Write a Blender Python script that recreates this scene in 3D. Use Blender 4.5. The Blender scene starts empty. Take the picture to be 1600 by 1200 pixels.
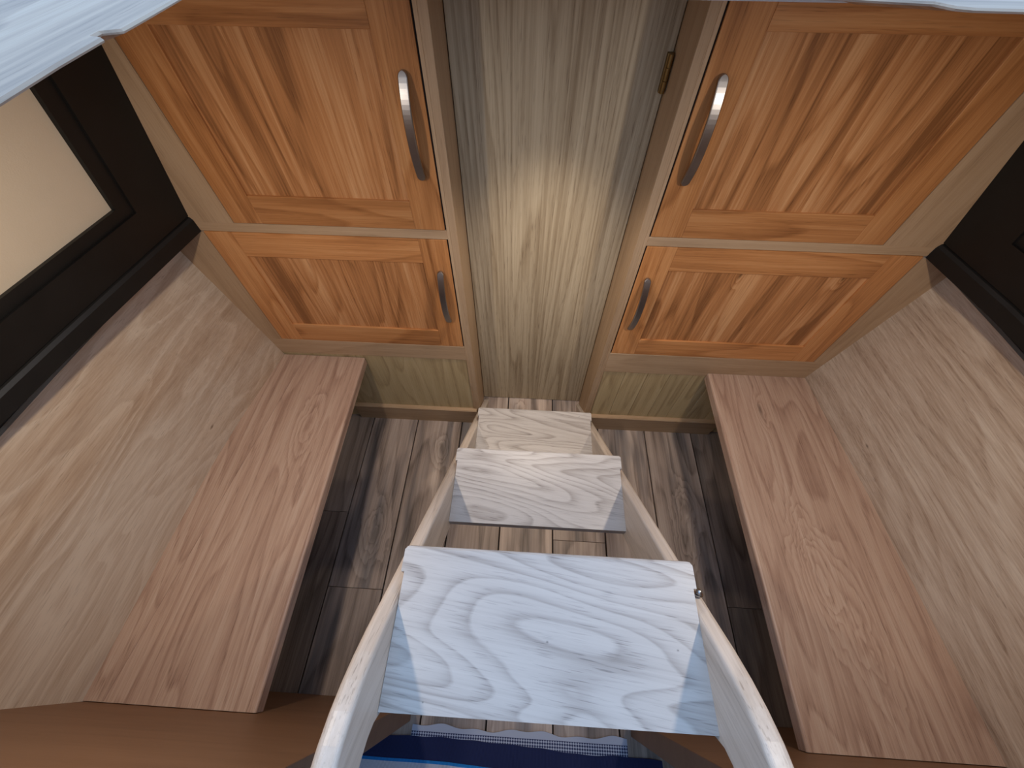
import bpy, bmesh, math, random
from mathutils import Vector, Matrix
random.seed(7)
S = bpy.context.scene
COL = S.collection

# ------------------------------------------------------------------ camera
cam_d = bpy.data.cameras.new('camera'); cam = bpy.data.objects.new('camera', cam_d); COL.objects.link(cam)
cam_d.sensor_width = 36; cam_d.lens = 14.0092; cam_d.clip_start = 0.01
R = Matrix(((0.99850467, -0.04682755, 0.02820645), (0.05460393, 0.8296701, -0.55557713), (0.00261427, 0.55628654, 0.83098643)))
cam.matrix_world = Matrix.Translation((0, 0, 1.6)) @ R.to_4x4()
S.camera = cam
# ------------------------------------------------------------------ sky, exposure
W = bpy.data.worlds.new('sky'); S.world = W; W.use_nodes = True
W.node_tree.nodes['Background'].inputs[0].default_value = (0.455, 0.74, 1.17, 1)
W.node_tree.nodes['Background'].inputs[1].default_value = 1.7
S.view_settings.view_transform = 'Standard'; S.view_settings.look = 'None'
S.view_settings.exposure = 0.14; S.view_settings.gamma = 1.0; S.view_settings.use_curve_mapping = False
# ------------------------------------------------------------------ the cabin's warm downlights (light itself; fittings further down), then an added fill
LAMPS = [(-0.50, 0.27, 1.462), (0.58, 0.27, 1.462)]
for p in LAMPS:
    ld = bpy.data.lights.new('downlight_or_fill', 'AREA'); ld.shape = 'DISK'; ld.size = 0.045
    ld.energy = 3.4; ld.color = (1.0, 0.85, 0.69)
    lo = bpy.data.objects.new('downlight_or_fill', ld); lo.location = p; lo.rotation_euler = (math.radians(2), 0, 0); COL.objects.link(lo)

# narrower fill light added under the ceiling to brighten door, floor and treads
SPOT = (0.045, 0.73, 1.462)
ld = bpy.data.lights.new('downlight_or_fill', 'SPOT'); ld.energy = 24.0; ld.color = (1.0, 0.85, 0.69)
ld.spot_size = math.radians(74); ld.spot_blend = 1.0; ld.shadow_soft_size = .03
lo = bpy.data.objects.new('downlight_or_fill', ld); lo.location = SPOT; lo.rotation_euler = (math.radians(3), 0, 0); COL.objects.link(lo)

D = 0.859      # face of the lockers
DR = 0.989     # face of the door in the recess
B = -0.149     # face of the near bulkhead
S_ = 0.443     # seat height

# ================================================================== materials
def nn(nt, t, **k):
    n = nt.nodes.new(t)
    for a, b in k.items(): setattr(n, a, b)
    return n
def math_(nt, op, a, b=None, c=None, clamp=False):
    n = nt.nodes.new('ShaderNodeMath'); n.operation = op; n.use_clamp = clamp
    for i, v in enumerate((a, b, c)):
        if v is None: continue
        if isinstance(v, (int, float)): n.inputs[i].default_value = v
        else: nt.links.new(v, n.inputs[i])
    return n.outputs[0]
def noise(nt, vec, scale, detail=2.0, rough=0.5, dist=0.0):
    m = nn(nt, 'ShaderNodeVectorMath', operation='MULTIPLY'); nt.links.new(vec, m.inputs[0]); m.inputs[1].default_value = scale
    n = nn(nt, 'ShaderNodeTexNoise'); nt.links.new(m.outputs[0], n.inputs['Vector'])
    n.inputs['Scale'].default_value = 1.0; n.inputs['Detail'].default_value = detail
    n.inputs['Roughness'].default_value = rough; n.inputs['Distortion'].default_value = dist
    return n.outputs['Fac']
def mixc(nt, fac, a, b, mode='MIX'):
    n = nn(nt, 'ShaderNodeMix', data_type='RGBA', blend_type=mode)
    for i, v in ((0, fac), (6, a), (7, b)):
        if isinstance(v, (int, float)): n.inputs[i].default_value = v
        elif isinstance(v, tuple): n.inputs[i].default_value = v + (1,) if len(v) == 3 else v
        else: nt.links.new(v, n.inputs[i])
    return n.outputs[2]

def wood(name, dark, mid, light, nsc=(1.6, 9, 9), k=7, straight=0, ring=.45, fib=.5, low=.4, lowc=None, pore=.35,
         stave=0, stave_amp=.3, knots=(), rough=.45, bump=.12, coat=0.0, spec=.35, fsc=(5, 260, 260), psc=(22, 520, 520), fall=2.2, porec=(.35, .30, .28), plane=None):
    m = bpy.data.materials.new(name); m.use_nodes = True; nt = m.node_tree; L = nt.links
    bs = nt.nodes['Principled BSDF']
    gc = nn(nt, 'ShaderNodeAttribute', attribute_name='gc').outputs['Vector']
    off = nn(nt, 'ShaderNodeAttribute', attribute_name='off').outputs['Vector']
    tone = nn(nt, 'ShaderNodeAttribute', attribute_name='tone').outputs['Fac']
    ad = nn(nt, 'ShaderNodeVectorMath', operation='ADD'); L.new(gc, ad.inputs[0]); L.new(off, ad.inputs[1]); v = ad.outputs[0]
    sep = nn(nt, 'ShaderNodeSeparateXYZ'); L.new(gc, sep.inputs[0])
    kn_dark = None
    t = math_(nt, 'MULTIPLY', noise(nt, v, nsc, 1.5, .45, .25), k)
    if straight: t = math_(nt, 'ADD', t, math_(nt, 'MULTIPLY', sep.outputs[1], straight))
    if knots:
        wp = math_(nt, 'MULTIPLY', math_(nt, 'SUBTRACT', noise(nt, gc, (14, 30, 30), 2, .6), .5), 1.9)
    for (kx, ky, r, amp, cs) in knots:
        dx = math_(nt, 'ADD', math_(nt, 'MULTIPLY', math_(nt, 'SUBTRACT', sep.outputs[0], kx), 1 / (r * fall)), wp)
        dy = math_(nt, 'ADD', math_(nt, 'MULTIPLY', math_(nt, 'SUBTRACT', sep.outputs[1], ky), 1 / r), math_(nt, 'MULTIPLY', wp, -.6))
        d2 = math_(nt, 'ADD', math_(nt, 'MULTIPLY', dx, dx), math_(nt, 'MULTIPLY', dy, dy))
        g = math_(nt, 'EXPONENT', math_(nt, 'MULTIPLY', d2, -.35))
        t = math_(nt, 'ADD', t, math_(nt, 'MULTIPLY', g, amp))
        if not cs: continue
        core = math_(nt, 'MULTIPLY', math_(nt, 'EXPONENT', math_(nt, 'MULTIPLY', d2, -3.0)), cs)
        kn_dark = core if kn_dark is None else math_(nt, 'MAXIMUM', kn_dark, core)
    fr = math_(nt, 'FRACT', t)
    # asymmetric growth line: slow darkening, quick release
    a1 = math_(nt, 'POWER', fr, 2.5)
    a2 = math_(nt, 'SUBTRACT', 1.0, math_(nt, 'MULTIPLY', math_(nt, 'SUBTRACT', fr, .88), 8.3), clamp=True)
    line = math_(nt, 'MULTIPLY', a1, a2)
    f = noise(nt, v, fsc, 3.0, .6)
    f2 = noise(nt, v, (fsc[0] * .5, fsc[1] * .22, fsc[2] * .22), 2.0, .5)
    lo = noise(nt, v, (1.1, 11, 11), 2.0, .5)
    val = math_(nt, 'ADD', .55, math_(nt, 'MULTIPLY', line, -ring))
    val = math_(nt, 'ADD', val, math_(nt, 'MULTIPLY', math_(nt, 'SUBTRACT', f, .5), fib))
    val = math_(nt, 'ADD', val, math_(nt, 'MULTIPLY', math_(nt, 'SUBTRACT', f2, .5), fib * .9))
    val = math_(nt, 'ADD', val, math_(nt, 'MULTIPLY', math_(nt, 'SUBTRACT', lo, .5), low))
    if stave:
        q = math_(nt, 'FLOOR', math_(nt, 'ADD', math_(nt, 'DIVIDE', sep.outputs[1], stave), math_(nt, 'MULTIPLY', noise(nt, v, (.6, 4, 4), 1), .9)))
        wn = nn(nt, 'ShaderNodeTexWhiteNoise', noise_dimensions='1D'); L.new(math_(nt, 'ADD', q, tone), wn.inputs['W'])
        val = math_(nt, 'ADD', val, math_(nt, 'MULTIPLY', math_(nt, 'SUBTRACT', wn.outputs[0], .5), stave_amp))
    r = nn(nt, 'ShaderNodeValToRGB'); L.new(val, r.inputs[0]); e = r.color_ramp.elements
    e[0].position = .12; e[0].color = dark + (1,); e[1].position = .88; e[1].color = light + (1,)
    x = e.new(.5); x.color = mid + (1,)
    c = r.outputs[0]
    if lowc:
        z = noise(nt, v, lowc[1], 3.0, .55)
        zf = math_(nt, 'MULTIPLY', math_(nt, 'SUBTRACT', z, lowc[2]), lowc[3], clamp=True)
        c = mixc(nt, zf, c, mixc(nt, 1.0, c, lowc[0], 'MULTIPLY'))
    p = noise(nt, v, psc, 1.0, .5)
    pf = math_(nt, 'MULTIPLY', math_(nt, 'SUBTRACT', p, .60), 9.0, clamp=True)
    pm = math_(nt, 'MULTIPLY', pf, math_(nt, 'ADD', .35, math_(nt, 'MULTIPLY', line, .9)))
    c = mixc(nt, math_(nt, 'MULTIPLY', pm, pore, clamp=True), c, mixc(nt, 1.0, c, porec, 'MULTIPLY'))
    if kn_dark is not None:
        c = mixc(nt, math_(nt, 'MULTIPLY', kn_dark, .8), c, tuple(a * .3 for a in dark))
    tn = nn(nt, 'ShaderNodeVectorMath', operation='SCALE'); L.new(c, tn.inputs[0]); L.new(tone, tn.inputs['Scale'])
    L.new(tn.outputs[0], bs.inputs['Base Color'])
    bs.inputs['Roughness'].default_value = rough; bs.inputs['Specular IOR Level'].default_value = spec
    bs.inputs['Coat Weight'].default_value = coat; bs.inputs['Coat Roughness'].default_value = .25
    bp_ = nn(nt, 'ShaderNodeBump'); bp_.inputs['Strength'].default_value = bump; bp_.inputs['Distance'].default_value = .001
    L.new(math_(nt, 'SUBTRACT', f, pm), bp_.inputs['Height']); L.new(bp_.outputs[0], bs.inputs['Normal'])
    return m

def plain(name, col, rough=.5, metal=0.0, var=.15, sc=8, bump=0.0, spec=.5):
    m = bpy.data.materials.new(name); m.use_nodes = True; nt = m.node_tree; bs = nt.nodes['Principled BSDF']
    tc = nn(nt, 'ShaderNodeTexCoord').outputs['Object']
    f = noise(nt, tc, (sc, sc, sc), 4.0, .6)
    c = mixc(nt, f, tuple(a * (1 - var) for a in col), tuple(min(1, a * (1 + var)) for a in col))
    nt.links.new(c, bs.inputs['Base Color']); bs.inputs['Roughness'].default_value = rough; bs.inputs['Metallic'].default_value = metal
    bs.inputs['Specular IOR Level'].default_value = spec
    if bump:
        b = nn(nt, 'ShaderNodeBump'); b.inputs['Strength'].default_value = bump; b.inputs['Distance'].default_value = .001
        nt.links.new(noise(nt, tc, (sc * 20,) * 3, 2), b.inputs['Height']); nt.links.new(b.outputs[0], bs.inputs['Normal'])
    return m

M = {}
M['door'] = wood('orange_oak', (.27, .105, .034), (.47, .205, .072), (.62, .32, .135), nsc=(1.5, 8, 8), k=6, ring=.35, fib=.65, low=.5, pore=.5, rough=.4)
M['door_panel'] = wood('staved_oak', (.24, .098, .034), (.455, .20, .074), (.62, .335, .155), nsc=(1.0, 9, 9), k=9, ring=.38, fib=.9, low=.5, pore=.6, stave=.045, stave_amp=.32, rough=.42,
                       knots=((.876, .567, .008, 2.2, 1.0), (.877, .834, .007, 1.6, 1.0)), fsc=(4, 170, 170))
M['frame'] = wood('tan_veneer', (.34, .215, .12), (.47, .32, .195), (.57, .41, .265), nsc=(1.2, 8, 8), k=5, ring=.2, fib=.5, low=.25, pore=.4, rough=.5)
M['veneer'] = wood('greige_veneer', (.30, .225, .14), (.46, .37, .25), (.58, .485, .34), nsc=(.42, 9, 9), k=10, straight=38, ring=.4, fib=.95, low=.35, pore=.7, rough=.5, fsc=(3, 190, 190))
M['base'] = wood('olive_veneer', (.35, .25, .13), (.51, .39, .215), (.62, .50, .30), nsc=(1.2, 10, 10), k=7, ring=.35, fib=.5, low=.3, pore=.4, rough=.5)
M['slat'] = M['base']
M['seat'] = wood('pinkish_oak', (.38, .235, .17), (.53, .36, .265), (.65, .49, .38), nsc=(.9, 6, 6), k=15, ring=.40, fib=.75, low=.45, pore=.6, rough=.42, fall=3.2,
                 knots=((.717, .798, .011, 3.0, .9), (.224, .803, .026, 5.0, 0), (.573, -.697, .020, 3.2, 0), (.10, .86, .03, 3.0, 0)))
M['lining'] = wood('pale_oak_lining', (.38, .275, .19), (.52, .40, .295), (.66, .55, .43), nsc=(1.5, 6.5, 6.5), k=12, ring=-.40, fib=.7, low=.85, lowc=((1.0, .90, .80), (.9, 4, 4), .46, 4), pore=.4, rough=.45, knots=((.517, .6755, .005, .5, 1.0),))
M['lining_straight'] = wood('straight_oak_lining', (.38, .275, .195), (.53, .415, .315), (.66, .555, .44), nsc=(.5, 7, 7), k=12, straight=12, ring=.32, fib=1.0, low=.7, pore=.5, rough=.45, stave=.12, stave_amp=.08, knots=((.566, .6868, .005, .4, 1.0),))
M['bulk'] = wood('brown_bulkhead', (.18, .095, .05), (.25, .135, .072), (.32, .18, .10), nsc=(1.3, 7, 7), k=4, ring=.15, fib=.3, low=.4, pore=.2, rough=.5)
M['stair'] = wood('whitened_oak', (.29, .26, .24), (.48, .45, .43), (.57, .545, .52), nsc=(1.7, 7.5, 7.5), k=20, fall=1.1, knots=((0.0452, 0.0176, 0.0022, 0, .9), (0.2129, 0.0382, 0.0018, 0, .9), (-0.0962, -0.0702, 0.0015, 0, .9), (0.1201, 0.7452, 0.0022, 0, .9)), ring=.40, fib=.45, low=.4, pore=.8, rough=.38, psc=(26, 480, 480), porec=(.52, .50, .50))
M['stringer'] = wood('pale_oak_stringer', (.40, .33, .27), (.57, .49, .42), (.70, .62, .55), nsc=(1.2, 8, 8), k=6, ring=.3, fib=.5, low=.3, pore=.5, rough=.42, coat=.0)
M['rim'] = wood('weathered_white_oak', (.31, .205, .145), (.475, .315, .215), (.60, .43, .31), nsc=(2.2, 14, 14), k=5, ring=.3, fib=.9, low=.6, pore=.3, rough=.6, fsc=(4, 120, 120))
M['floor'] = wood('weathered_floor', (.14, .105, .085), (.37, .29, .245), (.55, .455, .39), nsc=(1.2, 7, 7), k=7, ring=.32, fib=.6, low=1.0,
                  lowc=((.42, .47, .54), (1.3, 9, 9), .50, 7), pore=.4, rough=.42, fsc=(4, 150, 150),
                  knots=((.711, -.342, .018, 3.0, .7), (.35, -.547, .028, 3.2, .55), (.522, .671, .022, 3.6, .6), (.386, .655, .026, 3.0, .5), (.93, -.011, .02, 2.4, .6)))
M['black'] = plain('black_stained_timber', (.0075, .0072, .0070), rough=.5, var=.5, sc=14, bump=.1, spec=.35)
M['cream'] = plain('cream_paint', (.62, .53, .40), rough=.7, var=.04, sc=20, bump=.15)
M['white'] = plain('white_paint', (.75, .73, .70), rough=.6, var=.03)
M['steel'] = plain('brushed_steel', (.36, .36, .37), rough=.34, metal=1.0, var=.1, sc=60)
M['brass'] = plain('aged_brass', (.30, .20, .08), rough=.4, metal=1.0, var=.3, sc=60)
M['gap'] = plain('black_gap_shade', (.006, .004, .004), rough=.9)  # matt black standing in for the shade inside the door gaps
M['dark'] = plain('dark_gap', (.02, .015, .012), rough=.9)
M['roof'] = plain('painted_roof', (.25, .26, .27), rough=.6)

# ================================================================== mesh helpers
def axes_gc(co, g, w):
    # g grain axis, w width axis (unit vectors)
    g = Vector(g); w = Vector(w); t = g.cross(w)
    return (co.dot(g), co.dot(w), co.dot(t))
AX = {'x': (1, 0, 0), 'y': (0, 1, 0), 'z': (0, 0, 1)}
def finish(name, bm, mat, parent=None, grain='yx', tone=1.0, off=None, smooth=False, origin=None):
    bmesh.ops.recalc_face_normals(bm, faces=bm.faces)
    me = bpy.data.meshes.new(name)
    g, w = (AX[grain[0]], AX[grain[1]]) if isinstance(grain, str) else grain
    if off is None: off = (random.uniform(0, 40), random.uniform(0, 40), random.uniform(0, 40))
    gcs = [axes_gc(v.co, g, w) for v in bm.verts]
    L = Vector(parent.matrix_world.translation) if parent is not None else Vector((0, 0, 0))
    if parent is not None and parent.get('_o') is not None: L = Vector(parent['_o'])
    o0 = Vector(origin) if origin else (L.copy() if parent is not None else None)
    if o0 is None:
        c = [Vector((min(v.co[i] for v in bm.verts) + max(v.co[i] for v in bm.verts)) / 2 if False else 0 for i in range(3)) for _ in (0,)][0]
        xs = [v.co for v in bm.verts]
        o0 = Vector(((min(p.x for p in xs) + max(p.x for p in xs)) / 2, (min(p.y for p in xs) + max(p.y for p in xs)) / 2, min(p.z for p in xs)))
    for v in bm.verts: v.co = v.co - o0
    bm.to_mesh(me); bm.free()
    a = me.attributes.new('gc', 'FLOAT_VECTOR', 'POINT'); a.data.foreach_set('vector', [c for q in gcs for c in q])
    a = me.attributes.new('off', 'FLOAT_VECTOR', 'POINT'); a.data.foreach_set('vector', list(off) * len(me.vertices))
    a = me.attributes.new('tone', 'FLOAT', 'POINT'); a.data.foreach_set('value', [tone] * len(me.vertices))
    me.materials.append(mat)
    if smooth:
        for p in me.polygons: p.use_smooth = True
    o = bpy.data.objects.new(name, me); COL.objects.link(o)
    o.location = o0 - L if parent is not None else o0
    if parent is not None: o.parent = parent
    o['_o'] = tuple(o0)
    return o
def empty(name, loc, label=None, cat=None, group=None, kind=None):
    o = bpy.data.objects.new(name, None); COL.objects.link(o); o.location = loc; o.empty_display_size = .05
    o['_o'] = tuple(loc)
    if label: o['label'] = label
    if cat: o['category'] = cat
    if group: o['group'] = group
    if kind: o['kind'] = kind
    return o
def bevel(bm, w, seg=2):
    bmesh.ops.bevel(bm, geom=list(bm.edges), offset=w, segments=seg, profile=.5, affect='EDGES', clamp_overlap=True)
def box(x0, x1, y0, y1, z0, z1, bv=.0, seg=2):
    bm = bmesh.new(); addbox(bm, x0, x1, y0, y1, z0, z1)
    if bv: bevel(bm, bv, seg)
    return bm
def addbox(bm, x0, x1, y0, y1, z0, z1):
    v = [bm.verts.new((x, y, z)) for x in (x0, x1) for y in (y0, y1) for z in (z0, z1)]
    for f in ((0, 1, 3, 2), (4, 6, 7, 5), (0, 4, 5, 1), (2, 3, 7, 6), (0, 2, 6, 4), (1, 5, 7, 3)): bm.faces.new([v[i] for i in f])
def loft(sections, cap=True):
    bm = bmesh.new(); R_ = [[bm.verts.new(p) for p in s] for s in sections]; n = len(sections[0])
    for a, b in zip(R_, R_[1:]):
        for i in range(n): bm.faces.new((a[i], a[(i + 1) % n], b[(i + 1) % n], b[i]))
    if cap: bm.faces.new(R_[0]); bm.faces.new(list(reversed(R_[-1])))
    return bm
def prism(poly, axis, a, b, bv=0, seg=2):
    def P(p, t): return {'x': (t, p[0], p[1]), 'y': (p[0], t, p[1]), 'z': (p[0], p[1], t)}[axis]
    bm = loft([[P(p, a) for p in poly], [P(p, b) for p in poly]])
    if bv: bevel(bm, bv, seg)
    return bm
def cyl(bm, c, ax, r, h, n=20):
    q = Vector((0, 0, 1)).rotation_difference(Vector(ax)).to_matrix().to_4x4()
    bmesh.ops.create_cone(bm, cap_ends=True, segments=n, radius1=r, radius2=r, depth=h, matrix=Matrix.Translation(c) @ q)

# ================================================================== SETTING
# ---- floor: every plank its own piece
fl = empty('floor', (0, 0, 0), kind='structure'); 
finish('subfloor', box(-1.2, 1.25, -1.0, 1.02, -.04, -.016), M['dark'], fl)
xs = [-1.07, -.87, -.67, -.469, -.268, -.065, .14, .343, .55, .755, .957, 1.15]
cuts = [(), (.422,), (.157,), (), (), (), (.361,), (), (), (.169,), ()]
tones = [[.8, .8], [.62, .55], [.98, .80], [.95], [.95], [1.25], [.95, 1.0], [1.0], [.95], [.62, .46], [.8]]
for i in range(11):
    ys = [-.99] + list(cuts[i]) + [1.005]
    for j in range(len(ys) - 1):
        bm = box(xs[i] + .0024, xs[i + 1] - .0024, ys[j] + .0005, ys[j + 1] - .0005, -.016, 0, .0012, 1)
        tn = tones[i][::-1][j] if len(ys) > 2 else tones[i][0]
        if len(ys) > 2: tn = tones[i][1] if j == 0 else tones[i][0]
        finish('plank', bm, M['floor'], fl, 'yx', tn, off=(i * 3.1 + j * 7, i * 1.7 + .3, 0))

# ---- near bulkhead with the doorway in it
wb = empty('wall_back', (0, B, 0), kind='structure')
finish('bulkhead_panel', box(-1.15, -.300, B - .048, B, 0, 1.46, .0015, 2), M['bulk'], wb, 'xz', 1.0)
finish('bulkhead_panel', box(.377, 1.22, B - .048, B, 0, 1.46, .0015, 2), M['bulk'], wb, 'xz', .95)

# hull side: polylines X(Y)
def hull(side, y):
    # (lining foot, lining top, beam face, beam top, upper wall at Z=1.008) at Y
    pts = {-1: [(1.0, -.868, -.945, -.83), (.859, -.876, -.957, -.852), (.60, -.918, -.978, -.892), (.44, -.936, -.99, -.916), (.27, -.948, -.999, -.938), (-.17, -.965, -1.02, -.965), (-1.0, -.97, -1.03, -.975)],
           1: [(1.0, .978, 1.062, .955), (.859, .990, 1.076, .975), (.66, 1.008, 1.09, 1.011), (.45, 1.028, 1.10, 1.036), (.22, 1.040, 1.11, 1.056), (-.17, 1.065, 1.13, 1.08), (-1.0, 1.08, 1.14, 1.09)]}[side]
    for a, b in zip(pts, pts[1:]):
        if b[0] <= y <= a[0]:
            t = (a[0] - y) / (a[0] - b[0]); return [a[i] + (b[i] - a[i]) * t for i in (1, 2, 3)]
YS = [1.0, .93, .859, .79, .72, .66, .60, .52, .44, .36, .27, .18, .05, -.08, -.17, -.5, -1.0]
def side_loft(side, fn, ys=YS):
    return loft([[(p[0], y, p[1]) for p in fn(y)] for y in ys])
for side, nm in ((-1, 'left'), (1, 'right')):
    w = empty('wall_' + nm, (side * .98, 0, 0), kind='structure')
    zt = .905
    ztop, zb = .96, 1.006
    def lining(y, a=0, b=1):
        f, t, bf = hull(side, y); o = side * .018
        p0 = (f + (t - f) * a, S_ - .03 + (zt - S_ + .03) * a); p1 = (f + (t - f) * b, S_ - .03 + (zt - S_ + .03) * b)
        return [p0, p1, (p1[0] + o, p1[1]), (p0[0] + o, p0[1])]
    yl = [y for y in YS if -.2 < y <= .859]
    # lining boards run fore and aft along the curved hull
    gv = ((0, 1, 0), Vector((side * .18, 0, 1)).normalized())
    o_ = finish('lining_panel', side_loft(side, lining, yl), M['lining'] if side < 0 else M['lining_straight'], w, gv, .96 if side < 0 else 1.0,
                off=(3, 5, 1) if side < 0 else (9, 2.2, 4))
    finish('lower_hull', side_loft(side, lambda y: [(hull(side, y)[0] + side * .03, 0), (hull(side, y)[0] + side * .02, .43), (hull(side, y)[0] + side * .06, .43), (hull(side, y)[0] + side * .06, 0)]), M['bulk'], w)
    # gunwale beam, black
    def beam(y):
        x = hull(side, y)[2]; s = -side
        return [(x - side * .0, ztop), (x, ztop + .004), (x - s * .0 + side * -.006 * 0, .992), (x + side * .004, .999), (x + side * .012, 1.003), (x + side * .30, 1.003), (x + side * .30, ztop)]
    finish('gunwale_board', side_loft(side, beam, [y for y in YS if y <= .859]), M['black'], w)
    # the hull between the lining and the beam
    finish('gunwale_soffit', side_loft(side, lambda y: [(hull(side, y)[2] + side * .02, .9585), (hull(side, y)[2] + side * .3, .9585), (hull(side, y)[2] + side * .3, .90), (hull(side, y)[1] + side * .02, .90)]), M['black'], w)
    # upper side, leaning inwards (tumblehome): outer skin
    def up(y, z, dx=0.0):
        return (hull(side, y)[2] - side * (z - 1.008) * .223 + side * dx, z)
    def band(y, z0, z1, d0, d1):
        a, b_ = up(y, z0, d0), up(y, z1, d0); c_, d_ = up(y, z1, d1), up(y, z0, d1)
        return [a, b_, c_, d_]
    ysu = [y for y in YS if y <= 1.0]
    finish('outer_skin', side_loft(side, lambda y: band(y, 1.0, 1.50, .035, .06), ysu), M['roof'], w)
    # black panelling frame, with an inset pale panel (left) / black panel (right)
    WIN = [(.713, -.10), (-.22, -.9)]
    zA, zB = 1.112, 1.40
    yy = [y for y in YS if y <= .859]
    finish('bottom_rail', side_loft(side, lambda y: band(y, 1.003, 1.085, .004, .034), yy), M['black'], w)
    finish('top_rail', side_loft(side, lambda y: band(y, zB + .02, 1.47, .004, .034), yy), M['black'], w)
    finish('stile', side_loft(side, lambda y: band(y, 1.085, zB + .02, .004, .034), [.859, .80, .745]), M['black'], w)
    finish('stile', side_loft(side, lambda y: band(y, 1.085, zB + .02, .004, .034), [-.13, -.2, -.25]), M['black'], w)
    # inner moulding, stepped back
    finish('moulding', side_loft(side, lambda y: band(y, 1.0855, zA, .009, .034), [y for y in [.7448] + YS if -.13 < y <= .7448]), M['black'], w)
    finish('moulding', side_loft(side, lambda y: band(y, zB, zB + .0195, .009, .034), [y for y in [.7448] + YS if -.13 < y <= .7448]), M['black'], w)
    finish('moulding', side_loft(side, lambda y: band(y, zA, zB, .009, .034), [.7448, .713]), M['black'], w)
    finish('inset_panel', side_loft(side, lambda y: band(y, zA - .005, zB + .005, .018, .034), [.716, .66, .60, .52, .44, .36, .27, .18, .05, -.08, -.13]),
           M['cream'] if side < 0 else M['black'], w)

# ---- forward bulkhead behind the lockers + door in the recess
wf = empty('wall_front', (0, 1.03, 0), kind='structure')
finish('front_bulkhead', box(-1.2, 1.25, 1.012, 1.04, 0, 1.5), M['bulk'], wf, 'xz')
dr = empty('door_1', (.266, DR, 0), kind='structure'); dr['label'] = 'greige oak veneer door between the two locker banks'
finish('door_panel', box(-.181, .263, DR, DR + .02, .004, 1.455, .0008, 1), M['veneer'], dr, 'zx', 1.0, off=(4.2, 7.35, 2))
h = finish('hinge', box(.2505, .2635, DR - .013, DR - .002, 1.249, 1.316, .0015, 2), M['brass'], dr)
bm = bmesh.new(); 
for k_ in range(3): cyl(bm, (.2575, DR - .015, 1.2605 + k_ * .0222), (0, 0, 1), .0045, .0212, 16)
finish('hinge_knuckle', bm, M['brass'], h, smooth=False)

# ---- ceiling with the hatch opening
ce = empty('ceiling', (0, 0, 1.47), kind='structure')
HX0, HX1, HY0, HY1 = -.311, .402, -.62, .470
def roofstrip(sec, axis, a, b): return prism(sec, axis, a, b)
# roof around the hatch; underside tapers up to the thin lip
finish('roof_panel', prism([(HX0 - .11, 1.468), (-1.25, 1.468), (-1.25, 1.492), (HX0 - .11, 1.492)], 'y', -1.0, 1.04), M['white'], ce)
finish('roof_panel', prism([(HX1 + .11, 1.468), (1.3, 1.468), (1.3, 1.492), (HX1 + .11, 1.492)], 'y', -1.0, 1.04), M['white'], ce)
finish('roof_panel', prism([(HY1 + .15, 1.468), (1.04, 1.468), (1.04, 1.492), (HY1 + .15, 1.492)], 'x', HX0 - .11, HX1 + .11), M['white'], ce)
finish('roof_panel', prism([(HY0, 1.468), (-1.0, 1.468), (-1.0, 1.492), (HY0, 1.492)], 'x', HX0 - .11, HX1 + .11), M['white'], ce)
o = finish('wall_aft', box(-1.2, 1.25, -1.04, -1.0, 0, 1.5), M['bulk'], None, 'xz'); o['kind'] = 'structure'
# hatch rim boards (weathered, whitened oak), thin lip towards the opening
def rimprof(e, s):   # profile from lip e outwards in direction s
    return [(e, 1.4984), (e + s * .0006, 1.4972), (e + s * .118, 1.468), (e + s * .118, 1.4920), (e + s * .42, 1.4925), (e + s * .42, 1.5), (e + s * .0015, 1.5)]
# left board has a small rebate in its edge
secs = []
for y, e in ((-1.0, HX0 + .010), (.20, HX0 + .008), (.245, HX0 + .003), (.30, HX0 - .001), (.345, HX0 - .002), (.349, HX0 - .002), (.352, HX0 - .012), (.362, HX0 - .012), (.368, HX0 + .001), (.40, HX0 + .001), (.62, HX0 - .002)):
    secs.append([(p[0], y, p[1]) for p in rimprof(e, -1)])
hr = empty('hatch_rim', (0, .5, 1.47), 'weathered whitened oak rim boards around the open roof hatch', 'hatch')
finish('side_board', loft(secs), M['rim'], hr, 'yx', 1.0)
finish('side_board', loft([[(p[0], y, p[1]) for p in rimprof(HX1 + .02, 1)] for y in (-1.0, .455)]), M['rim'], hr, 'yx', 1.0)
secs = []
for x, e in ((HX0 + .002, .52), (.10, .52), (.29, .484), (.335, .478), (.347, .466), (.36, .462), (.50, .458), (.84, .455)):
    secs.append([(x, p[0], p[1]) for p in [(e, 1.4985), (e + .0012, 1.4968), (e + .15, 1.468), (e + .15, 1.4920), (e + .40, 1.4925), (e + .40, 1.5), (e + .0015, 1.5)]])
finish('front_board', loft(secs), M['rim'], hr, 'xy', 1.0)

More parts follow.
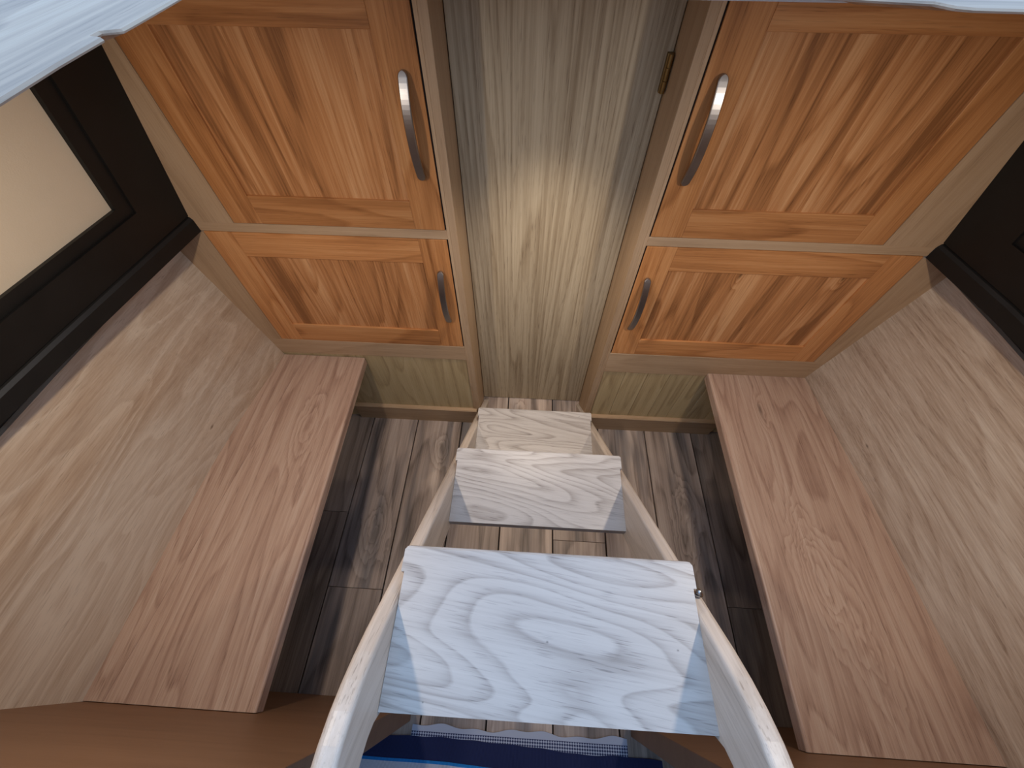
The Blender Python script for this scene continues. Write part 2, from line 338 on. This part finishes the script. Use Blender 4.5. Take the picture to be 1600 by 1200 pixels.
# ================================================================== LOCKERS
def handle(parent, x, z0, z1, out=.024, w=.0175):
    # bowed strap pull with rounded ends
    zc = (z0 + z1) / 2; hl = (z1 - z0) / 2; secs_ = []; r = w / 2
    yface = D - .0012
    ts = [-1 + 2 * r / hl * (1 - math.cos(math.pi / 2 * q / 6)) * .5 * 1.0 for q in range(7)]
    ts = [(-hl + r * (1 - math.cos(math.pi / 2 * q / 6))) / hl for q in range(7)]
    ts += [ts[-1] + (-ts[-1] - ts[-1]) * q / 24 for q in range(1, 24)] + [-t for t in reversed(ts[:])]
    for t in ts:
        z = zc + hl * t; ee = hl * (1 - abs(t))
        hw = math.sqrt(max(r * r - (r - min(ee, r)) ** 2, 1e-7)) if ee < r else r
        hw = max(hw, .0012)
        d = .0065 + out * (1 - abs(t) ** 2.2); th = .0050
        secs_.append([(x - hw, yface - d, z), (x - hw * .85, yface - d - .0012, z), (x + hw * .85, yface - d - .0012, z), (x + hw, yface - d, z), (x + hw, yface - d + th, z), (x - hw, yface - d + th, z)])
    h_ = finish('handle', loft(secs_), M['steel'], parent)
    for f_ in h_.data.polygons: f_.use_smooth = False
    for zz in (z0 + .012, z1 - .012):
        bm = bmesh.new(); cyl(bm, (x, yface - .003, zz), (0, 1, 0), .0045, .0135, 16); finish('mount', bm, M['steel'], parent)
    
def door(cab, x0, x1, z0, z1, stile, bot, top, hx, hz0, hz1, tn=1.0, right=False):
    d = empty('door', (0, 0, 0)); d.parent = cab; c0 = Vector(cab['_o']); o0 = Vector((x0 if right else x1, D, z0)); d.location = o0 - c0; d['_o'] = tuple(o0)
    g = .0014; gh = .0040
    x0 += gh if right else g; x1 -= g if right else gh; z0 += g; z1 -= g * 1.6; T = .02; b = .0011
    finish('stile', box(x0, x0 + stile, D, D + T, z0, z1, b), M['door'], d, 'zx', tn * random.uniform(.94, 1.06))
    finish('stile', box(x1 - stile, x1, D, D + T, z0, z1, b), M['door'], d, 'zx', tn * random.uniform(.94, 1.06))
    finish('rail', box(x0 + stile, x1 - stile, D, D + T, z0, z0 + bot, b), M['door'], d, 'xz', tn * random.uniform(.92, 1.06))
    finish('rail', box(x0 + stile, x1 - stile, D, D + T, z1 - top, z1, b), M['door'], d, 'xz', tn * random.uniform(.92, 1.06))
    pn = (.0, 0, 0) if (not right) or z1 < 1 else (20, 20, 3)
    finish('panel', box(x0 + stile - .004, x1 - stile + .004, D + .006, D + .014, z0 + bot - .004, z1 - top + .004), M['door_panel'], d, 'zx', tn,
           off=(random.uniform(0, 30), random.uniform(0, 30), 2))
    handle(d, hx, hz0, hz1)
    ex = x0 if right else x1; q = -1 if right else 1
    lo, hi = sorted((ex + q * .0002, ex + q * .0038)); finish('gap_shade', box(lo, hi, D + .0045, D + .019, z0, z1), M['gap'], d)  # black strip painted as deep shade in the handle-side gap
    return d
def carcass(name, label, x_in, x_out, s, uz, lz, ux_out, railz, kick_out, lx_out):
    # s=+1 : outer side is at larger x ; x_in the corridor edge
    c = empty(name, (x_in + s * .3, D, 0), label, 'locker')
    lo, hi = sorted((x_in, x_in + s * .018))
    finish('side_panel', box(lo, hi, D + .0, 1.010, 0, 1.465, .0008, 1), M['frame'], c, 'zy', .92)
    a = x_in + s * .018; dxe = {-1: -.2085, 1: .2905}[s]
    lo, hi = sorted((a, dxe)); finish('inner_stile', box(lo, hi, D, D + .02, 0.115, 1.465, .0006, 1), M['frame'], c, 'zx', 1.0)
    # mid rail
    e = ux_out; lo, hi = sorted((dxe, lx_out + s * .004))
    finish('middle_rail', box(lo, hi, D, D + .02, lz[1], uz[0], .0006, 1), M['frame'], c, 'xz', 1.0)
    # outer stile beside the upper door, shaped to the leaning side of the boat
    def wx(z): return hull(s, D)[2] - s * (z - 1.008) * .223 + s * .012
    poly = [(ux_out, uz[0]), (wx(1.003), uz[0]), (wx(1.003), 1.003), (wx(1.465), 1.465), (ux_out, 1.465)]
    finish('outer_stile', prism(poly, 'y', D, D + .02), M['frame'], c, 'zx', .97)
    lo, hi = sorted((dxe, ux_out)); finish('top_rail', box(lo, hi, D, D + .02, uz[1], 1.465, .0006, 1), M['frame'], c, 'xz', 1)
    # tapered filler beside the lower door
    def lxx(z): f, t, _ = hull(s, D); return f + (t - f) * (z - S_ + .03) / (.905 - S_ + .03)
    poly = [(lx_out, lz[0]), (lxx(lz[0]) + s * .01, lz[0]), (lxx(.905) + s * .012, .905), (lxx(.905) + s * .012, .958), (lx_out, .958)]
    if abs(lx_out) > 0: finish('filler_strip', prism(poly, 'y', D, D + .02), M['frame'], c, 'zx', .97)
    # bottom rail and base panel
    lo, hi = sorted((dxe, lxx(lz[0]) + s * .01)); finish('bottom_rail', box(lo, hi, D, D + .02, railz, lz[0], .0008, 1), M['frame'], c, 'xz', .97)
    lo, hi = sorted((dxe, lxx(lz[0]) + s * .005))
    if s < 0:
        finish('base_panel', box(lo, hi, D + .003, D + .02, .0, railz), M['base'], c, 'zx', .95)
    else:
        n = 9; wd = (hi - lo) / n
        for i in range(n):
            finish('base_board', box(lo + i * wd + .0005, lo + (i + 1) * wd - .0005, D + .003, D + .02, 0, railz, .0012, 1), M['slat'], c, 'zx', random.uniform(.92, 1.08))
    # skirting with a small moulded top
    lo, hi = sorted((x_in + s * .012, kick_out))
    prof = [(D + .003, .0), (D - .010, .0), (D - .010, .092), (D - .008, .099), (D - .013, .101), (D - .014, .106), (D - .010, .110), (D + .003, .110)]
    finish('skirting', prism([(p[0], p[1]) for p in prof], 'x', lo, hi), M['frame'], c, 'xz', .82)
    # dark carcass behind the doors so that the gaps read as gaps
    lo, hi = sorted((x_in + s * .02, lx_out)); finish('carcass_back', box(lo, hi, D + .03, 1.008, .02, 1.45), M['dark'], c)
    return c
cL = carcass('locker_bank', 'oak locker bank left of the central door, two panelled doors with steel handles', -.183, -.96, -1, (.9865, 1.445), (.5300, .9615), -.7505, .456, -.73, -.8485)
door(cL, -.7505, -.2085, .9865, 1.445, .074, .074, .070, -.2435, 1.118, 1.319)
door(cL, -.8485, -.2085, .5300, .9615, .074, .078, .076, -.2425, .660, .862, 1.14)
cR = carcass('locker_bank', 'oak locker bank right of the central door and its brass hinge, knotty lower door', .265, 1.06, 1, (.9895, 1.455), (.5310, .9645), .8505, .425, .835, .9705)
door(cR, .2905, .8505, .9895, 1.455, .074, .074, .072, .3250, 1.125, 1.325, 1.0, True)
door(cR, .2905, .9705, .5310, .9645, .076, .074, .074, .3235, .661, .866, 1.16, True)

# ================================================================== BENCHES
def bench(name, label, s, xe0, xe1, joints):
    c = empty(name, (s * .75, .35, 0), label, 'bench')
    ys = [y for y in YS if -.149 < y <= .859] + [-.1475]
    ys = [.858] + [y for y in ys if y < .855]
    t = .036
    # main board(s)
    def sec(y, a, b):
        return [(a, S_), (b, S_), (b, S_ - t), (a, S_ - t)]
    yj = joints
    def outer(y): return hull(s, max(y, -.16))[0]
    def jx(y):
        if s > 0: return None
        # joint line wanders off under the lining as the hull curves
        return -.800 - .12 * (.858 - y)
    secs_ = []
    def front(y): return xe0 + (xe1 - xe0) * (.858 - y) / 1.0
    def nose(y):
        f = front(y); q = -s
        return [(f, S_ - .006), (f - q * .0006, S_ - .0035), (f - q * .0022, S_ - .0014), (f - q * .006, S_)], [(f - q * .003, S_ - t), (f, S_ - t + .003)]
    if s < 0:
        yb = [y for y in ys]
        def a(y):
            top, bot = nose(y); xo = max(jx(y), outer(y) - .0) + .0004
            return [(p[0], y, p[1]) for p in top + [(xo, S_), (xo, S_ - t)] + bot]
        finish('seat_board', loft([a(y) for y in yb]), M['seat'], c, 'yx', 1.0, off=(6.3, 3.1, 0))
        yb2 = [y for y in ys if jx(y) > outer(y)]
        finish('seat_board', loft([[(jx(y) - .0004, y, S_), (outer(y) - .004, y, S_), (outer(y) - .004, y, S_ - t), (jx(y) - .0004, y, S_ - t)] for y in yb2]), M['seat'], c, 'yx', .97, off=(16.3, 23.1, 0))
    else:
        def a(y):
            top, bot = nose(y)
            return [(p[0], y, p[1]) for p in top + [(outer(y) + .004, S_), (outer(y) + .004, S_ - t)] + bot]
        finish('seat_board', loft([a(y) for y in ys]), M['seat'], c, 'yx', .97, off=(0.0, 0.0, 0))
    bx = -.80 if s < 0 else .90
    lo, hi = sorted((bx, bx + s * .018))
    finish('front_panel', box(lo, hi, -.147, .842, 0, S_ - t, .0008, 1), M['base'], c, 'yz', .8)
    return c
bench('bench', 'left fixed bench seat, pinkish oak boards under the cream panelled side', -1, -.583, -.566, ())
bench('bench', 'right fixed bench seat, pinkish oak board with dark knot by the locker', 1, .655, .651, ())

# ================================================================== STEPS
st = empty('steps', (.045, .5, 0), 'open wooden ladder steps with three pale whitened oak treads', 'steps')
SL = 1.06
def zf(y): return 1.035 - SL * y          # front (upper) edge of the stringers
def zb(y): return .880 - SL * y           # back edge
def stringer(x0, x1, xo):
    # stations from the foot upwards: (front point, back point) in YZ; the front edge is rounded over
    T = .0215
    fr = [(.9755, .0), (.90, zf(.90)), (.80, zf(.80)), (.65, zf(.65)), (.50, zf(.5)), (.35, zf(.35)), (.22, zf(.22)), (.12, zf(.12)), (.06, zf(.06)), (.02, 1.0150), (-.01, 1.0440), (-.035, 1.0640), (-.06, 1.0800), (-.085, 1.0910), (-.11, 1.0975), (-.14, 1.101), (-.17, 1.101), (-.20, 1.097)]
    bk = [(.8302, .0), (.76, zb(.76)), (.66, zb(.66)), (.52, zb(.52)), (.38, zb(.38)), (.24, zb(.24)), (.11, zb(.11)), (.02, zb(.02)), (-.035, zb(-.035)), (-.071, .956), (-.0745, .970), (-.080, .987), (-.092, 1.001), (-.108, 1.010), (-.125, 1.015), (-.15, 1.018), (-.17, 1.020), (-.20, 1.020)]
    ri, ro, n = .0055, .0115, 5; secs_ = []   # tighter inner arris, rounder outer one
    ra, rb = (ro, ri) if xo < 0 else (ri, ro)
    for f, b_ in zip(fr, bk):
        d = Vector((f[0] - b_[0], f[1] - b_[1])); L_ = d.length; d.normalize()
        def P(x, q):    # q = distance back from the front edge
            y = f[0] - d.x * q; z = f[1] - d.y * q
            if f[1] == 0: z = 0
            if y > .84: x = max(-.1822, min(.2642, x))
            return (x, y, z)
        xa, xb = min(x0, x1), max(x0, x1)
        ring_ = [P(xa, L_ - .002), P(xa + .002, L_), P(xb - .002, L_), P(xb, L_ - .002)]
        for k_ in range(n + 1):
            a_ = math.pi / 2 * k_ / n; ring_.append(P(xb - rb + rb * math.cos(a_), rb - rb * math.sin(a_)))
        for k_ in range(n + 1):
            a_ = math.pi / 2 * (1 - k_ / n); ring_.append(P(xa + ra - ra * math.cos(a_), ra - ra * math.sin(a_)))
        secs_.append(ring_)
    g = Vector((0, 1, -SL)).normalized(); w = Vector((0, SL, 1)).normalized()
    o = finish('stringer', loft(secs_), M['stringer'], st, (g, w), 1.0)
    bv = o.data
    for p in bv.polygons: p.use_smooth = False
    return o
stringer(-.157 - .0265, -.157, -.1835); stringer(.2500, .2765, .2765)
def tread(yf, yb_, z, tn, off, knots=()):
    t = .024; x0, x1 = -.1565, .2500
    # body between the stringers + wider nosing lapping over their edges
    bm = bmesh.new()
    yn = yf - .036
    pl = [(x0, yb_), (x1, yb_), (x1, yn), (x1 + .0045, yn), (x1 + .0045, yf - .006), (x1 + .0015, yf - .0015), (x1 - .003, yf), (x0 + .003, yf), (x0 - .0015, yf - .0015), (x0 - .0045, yf - .006), (x0 - .0045, yn), (x0, yn)]
    bm.free()
    lv = []
    for dz, ins in ((0, .004), (-.0012, .0012), (-.004, 0), (-t + .003, 0), (-t, .003)):
        ring_ = []
        for (x, y) in pl:
            yy_ = min(y, yf - ins) if y > yn else y
            ring_.append((x, yy_, z + dz))
        lv.append(ring_)
    an = math.radians(-7); o = finish('tread', loft(lv), M['stair'], st, (Vector((math.cos(an), math.sin(an), 0)) * 1, Vector((-math.sin(an), math.cos(an), 0))), tn, off=off)
    return o
tread(.745, .560, .322, .95, (3.3, 11.2, 0)); tread(.4265, .2400, .660, 1.0, (8.1, 2.7, 0)); tread(.1215, -.0700, .981, .90, (1.4, 6.9, 0))
bm = bmesh.new(); ax = Vector((0, 1, .9)).normalized()
bmesh.ops.create_uvsphere(bm, u_segments=16, v_segments=8, radius=.0048, matrix=Matrix.Translation((.2665, .085, .957)))
finish('bolt', bm, M['steel'], st, smooth=True)
bm = bmesh.new(); cyl(bm, (.2665, .083, .953), ax, .0068, .002, 20)
finish('washer', bm, M['steel'], st)
for x in (-.172, .243):
    bm = bmesh.new(); cyl(bm, (x + (.019 if x < 0 else -.002), .875, .06), (0, 0, 1), .0022, .05, 10)
    finish('locating_pin', bm, M['steel'], st)

# ================================================================== MAT inside the doorway
def cloth_mat(name, navy):
    m = bpy.data.materials.new(name); m.use_nodes = True; nt = m.node_tree; bs = nt.nodes['Principled BSDF']
    tc = nn(nt, 'ShaderNodeTexCoord').outputs['Object']
    wv = nn(nt, 'ShaderNodeTexWave', bands_direction='X'); wv.inputs['Scale'].default_value = 90; nt.links.new(tc, wv.inputs['Vector'])
    c = mixc(nt, wv.outputs['Fac'], tuple(a * .6 for a in navy), navy)
    nt.links.new(c, bs.inputs['Base Color']); bs.inputs['Roughness'].default_value = .85
    b = nn(nt, 'ShaderNodeBump'); b.inputs['Strength'].default_value = .4; b.inputs['Distance'].default_value = .001
    nt.links.new(wv.outputs['Fac'], b.inputs['Height']); nt.links.new(b.outputs[0], bs.inputs['Normal'])
    return m
def mesh_mat():
    m = bpy.data.materials.new('honeycomb_mesh'); m.use_nodes = True; nt = m.node_tree; bs = nt.nodes['Principled BSDF']
    tc = nn(nt, 'ShaderNodeTexCoord').outputs['Object']
    mp = nn(nt, 'ShaderNodeMapping'); nt.links.new(tc, mp.inputs[0]); mp.inputs['Rotation'].default_value = (0, 0, .785); mp.inputs['Scale'].default_value = (1, 1, 1)
    ck = nn(nt, 'ShaderNodeTexChecker'); nt.links.new(mp.outputs[0], ck.inputs['Vector']); ck.inputs['Scale'].default_value = 190
    sp = nn(nt, 'ShaderNodeSeparateXYZ'); nt.links.new(tc, sp.inputs[0])
    g = math_(nt, 'MULTIPLY', math_(nt, 'SUBTRACT', -.0, sp.outputs[1]), 1.0)
    inner = math_(nt, 'GREATER_THAN', g, .014)
    f = math_(nt, 'MULTIPLY', ck.outputs['Fac'], inner)
    c = mixc(nt, f, (.42, .46, .58), (.02, .03, .10))
    nt.links.new(c, bs.inputs['Base Color']); bs.inputs['Roughness'].default_value = .8
    return m
M['navy'] = cloth_mat('navy_rib', (.006, .014, .085)); M['cyan'] = cloth_mat('cyan_trim', (.01, .26, .72)); M['pale'] = cloth_mat('pale_cloth', (.70, .70, .80)); M['mesh'] = mesh_mat()
mt = empty('floor_mat', (0.03, -.40, 0), 'navy mat with white mesh edge and cyan stripe, on floor behind steps', 'mat')
def wave(x): return .004 * math.sin(x * 23) + .003 * math.sin(x * 61 + 1)
def matstrip(name, f0, f1, z, mat, th=.004, xa=-.43, xb=.46):
    n = 60; bm = bmesh.new(); rows = []
    for i in range(n + 1):
        x = xa + (xb - xa) * i / n
        a, b = f0(x), f1(x); zz = z + .0015 * math.sin(x * 31)
        rows.append([bm.verts.new(p) for p in ((x, a, zz), (x, b, zz), (x, b, zz - th), (x, a, zz - th))])
    for r0, r1 in zip(rows, rows[1:]):
        for k_ in range(4): bm.faces.new((r0[k_], r0[(k_ + 1) % 4], r1[(k_ + 1) % 4], r1[k_]))
    bm.faces.new(rows[0]); bm.faces.new(list(reversed(rows[-1])))
    return bm
e0 = lambda x: -.203 + wave(x); e1 = lambda x: -.229 - .014 * max(0, min(1, (x + .1) * 3)) + .3 * wave(x)
e2 = lambda x: -.281 - .05 * max(0, x + .17) ; e3 = lambda x: e2(x) - .007; e4 = lambda x: -.62
finish('mesh_border', matstrip('m', e0, e1, .008, M['mesh'], xa=-.289, xb=.362), M['mesh'], mt, origin=(0, -.203, 0))
finish('ribbed_field', matstrip('m', lambda x: e1(x) - .0002, e2, .0085, 0), M['navy'], mt)
finish('cyan_stripe', matstrip('m', lambda x: e2(x) - .0002, e3, .0095, 0), M['cyan'], mt)
finish('pale_field', matstrip('m', lambda x: e3(x) - .0002, e4, .0085, 0), M['pale'], mt)

# ================================================================== DOWNLIGHT FITTINGS
glow = bpy.data.materials.new('lamp_lens'); glow.use_nodes = True
gb = glow.node_tree.nodes['Principled BSDF']; gb.inputs['Emission Color'].default_value = (1, .8, .6, 1); gb.inputs['Emission Strength'].default_value = 3; gb.inputs['Base Color'].default_value = (.9, .9, .9, 1)
for i, p in enumerate(LAMPS):
    d = empty('downlight', (p[0], p[1], 1.468), ('left' if i == 0 else 'right') + ' recessed warm downlight in the ceiling beside the hatch', 'lamp', 'ceiling downlights')
    bm = bmesh.new(); n = 32
    prof = [(.024, 1.4675), (.024, 1.4645), (.034, 1.4645), (.037, 1.4678)]
    vs = [[bm.verts.new((p[0] + r * math.cos(2 * math.pi * k_ / n), p[1] + r * math.sin(2 * math.pi * k_ / n), z)) for r, z in prof] for k_ in range(n)]
    for k_ in range(n):
        a_, b_ = vs[k_], vs[(k_ + 1) % n]
        for j in range(len(prof)): bm.faces.new((a_[j], a_[(j + 1) % len(prof)], b_[(j + 1) % len(prof)], b_[j]))
    finish('bezel', bm, M['steel'], d)
    bm = bmesh.new(); cyl(bm, (p[0], p[1], 1.4668), (0, 0, 1), .0235, .002, 32); finish('lens', bm, glow, d)

for o in list(bpy.data.objects):
    if '_o' in o: del o['_o']
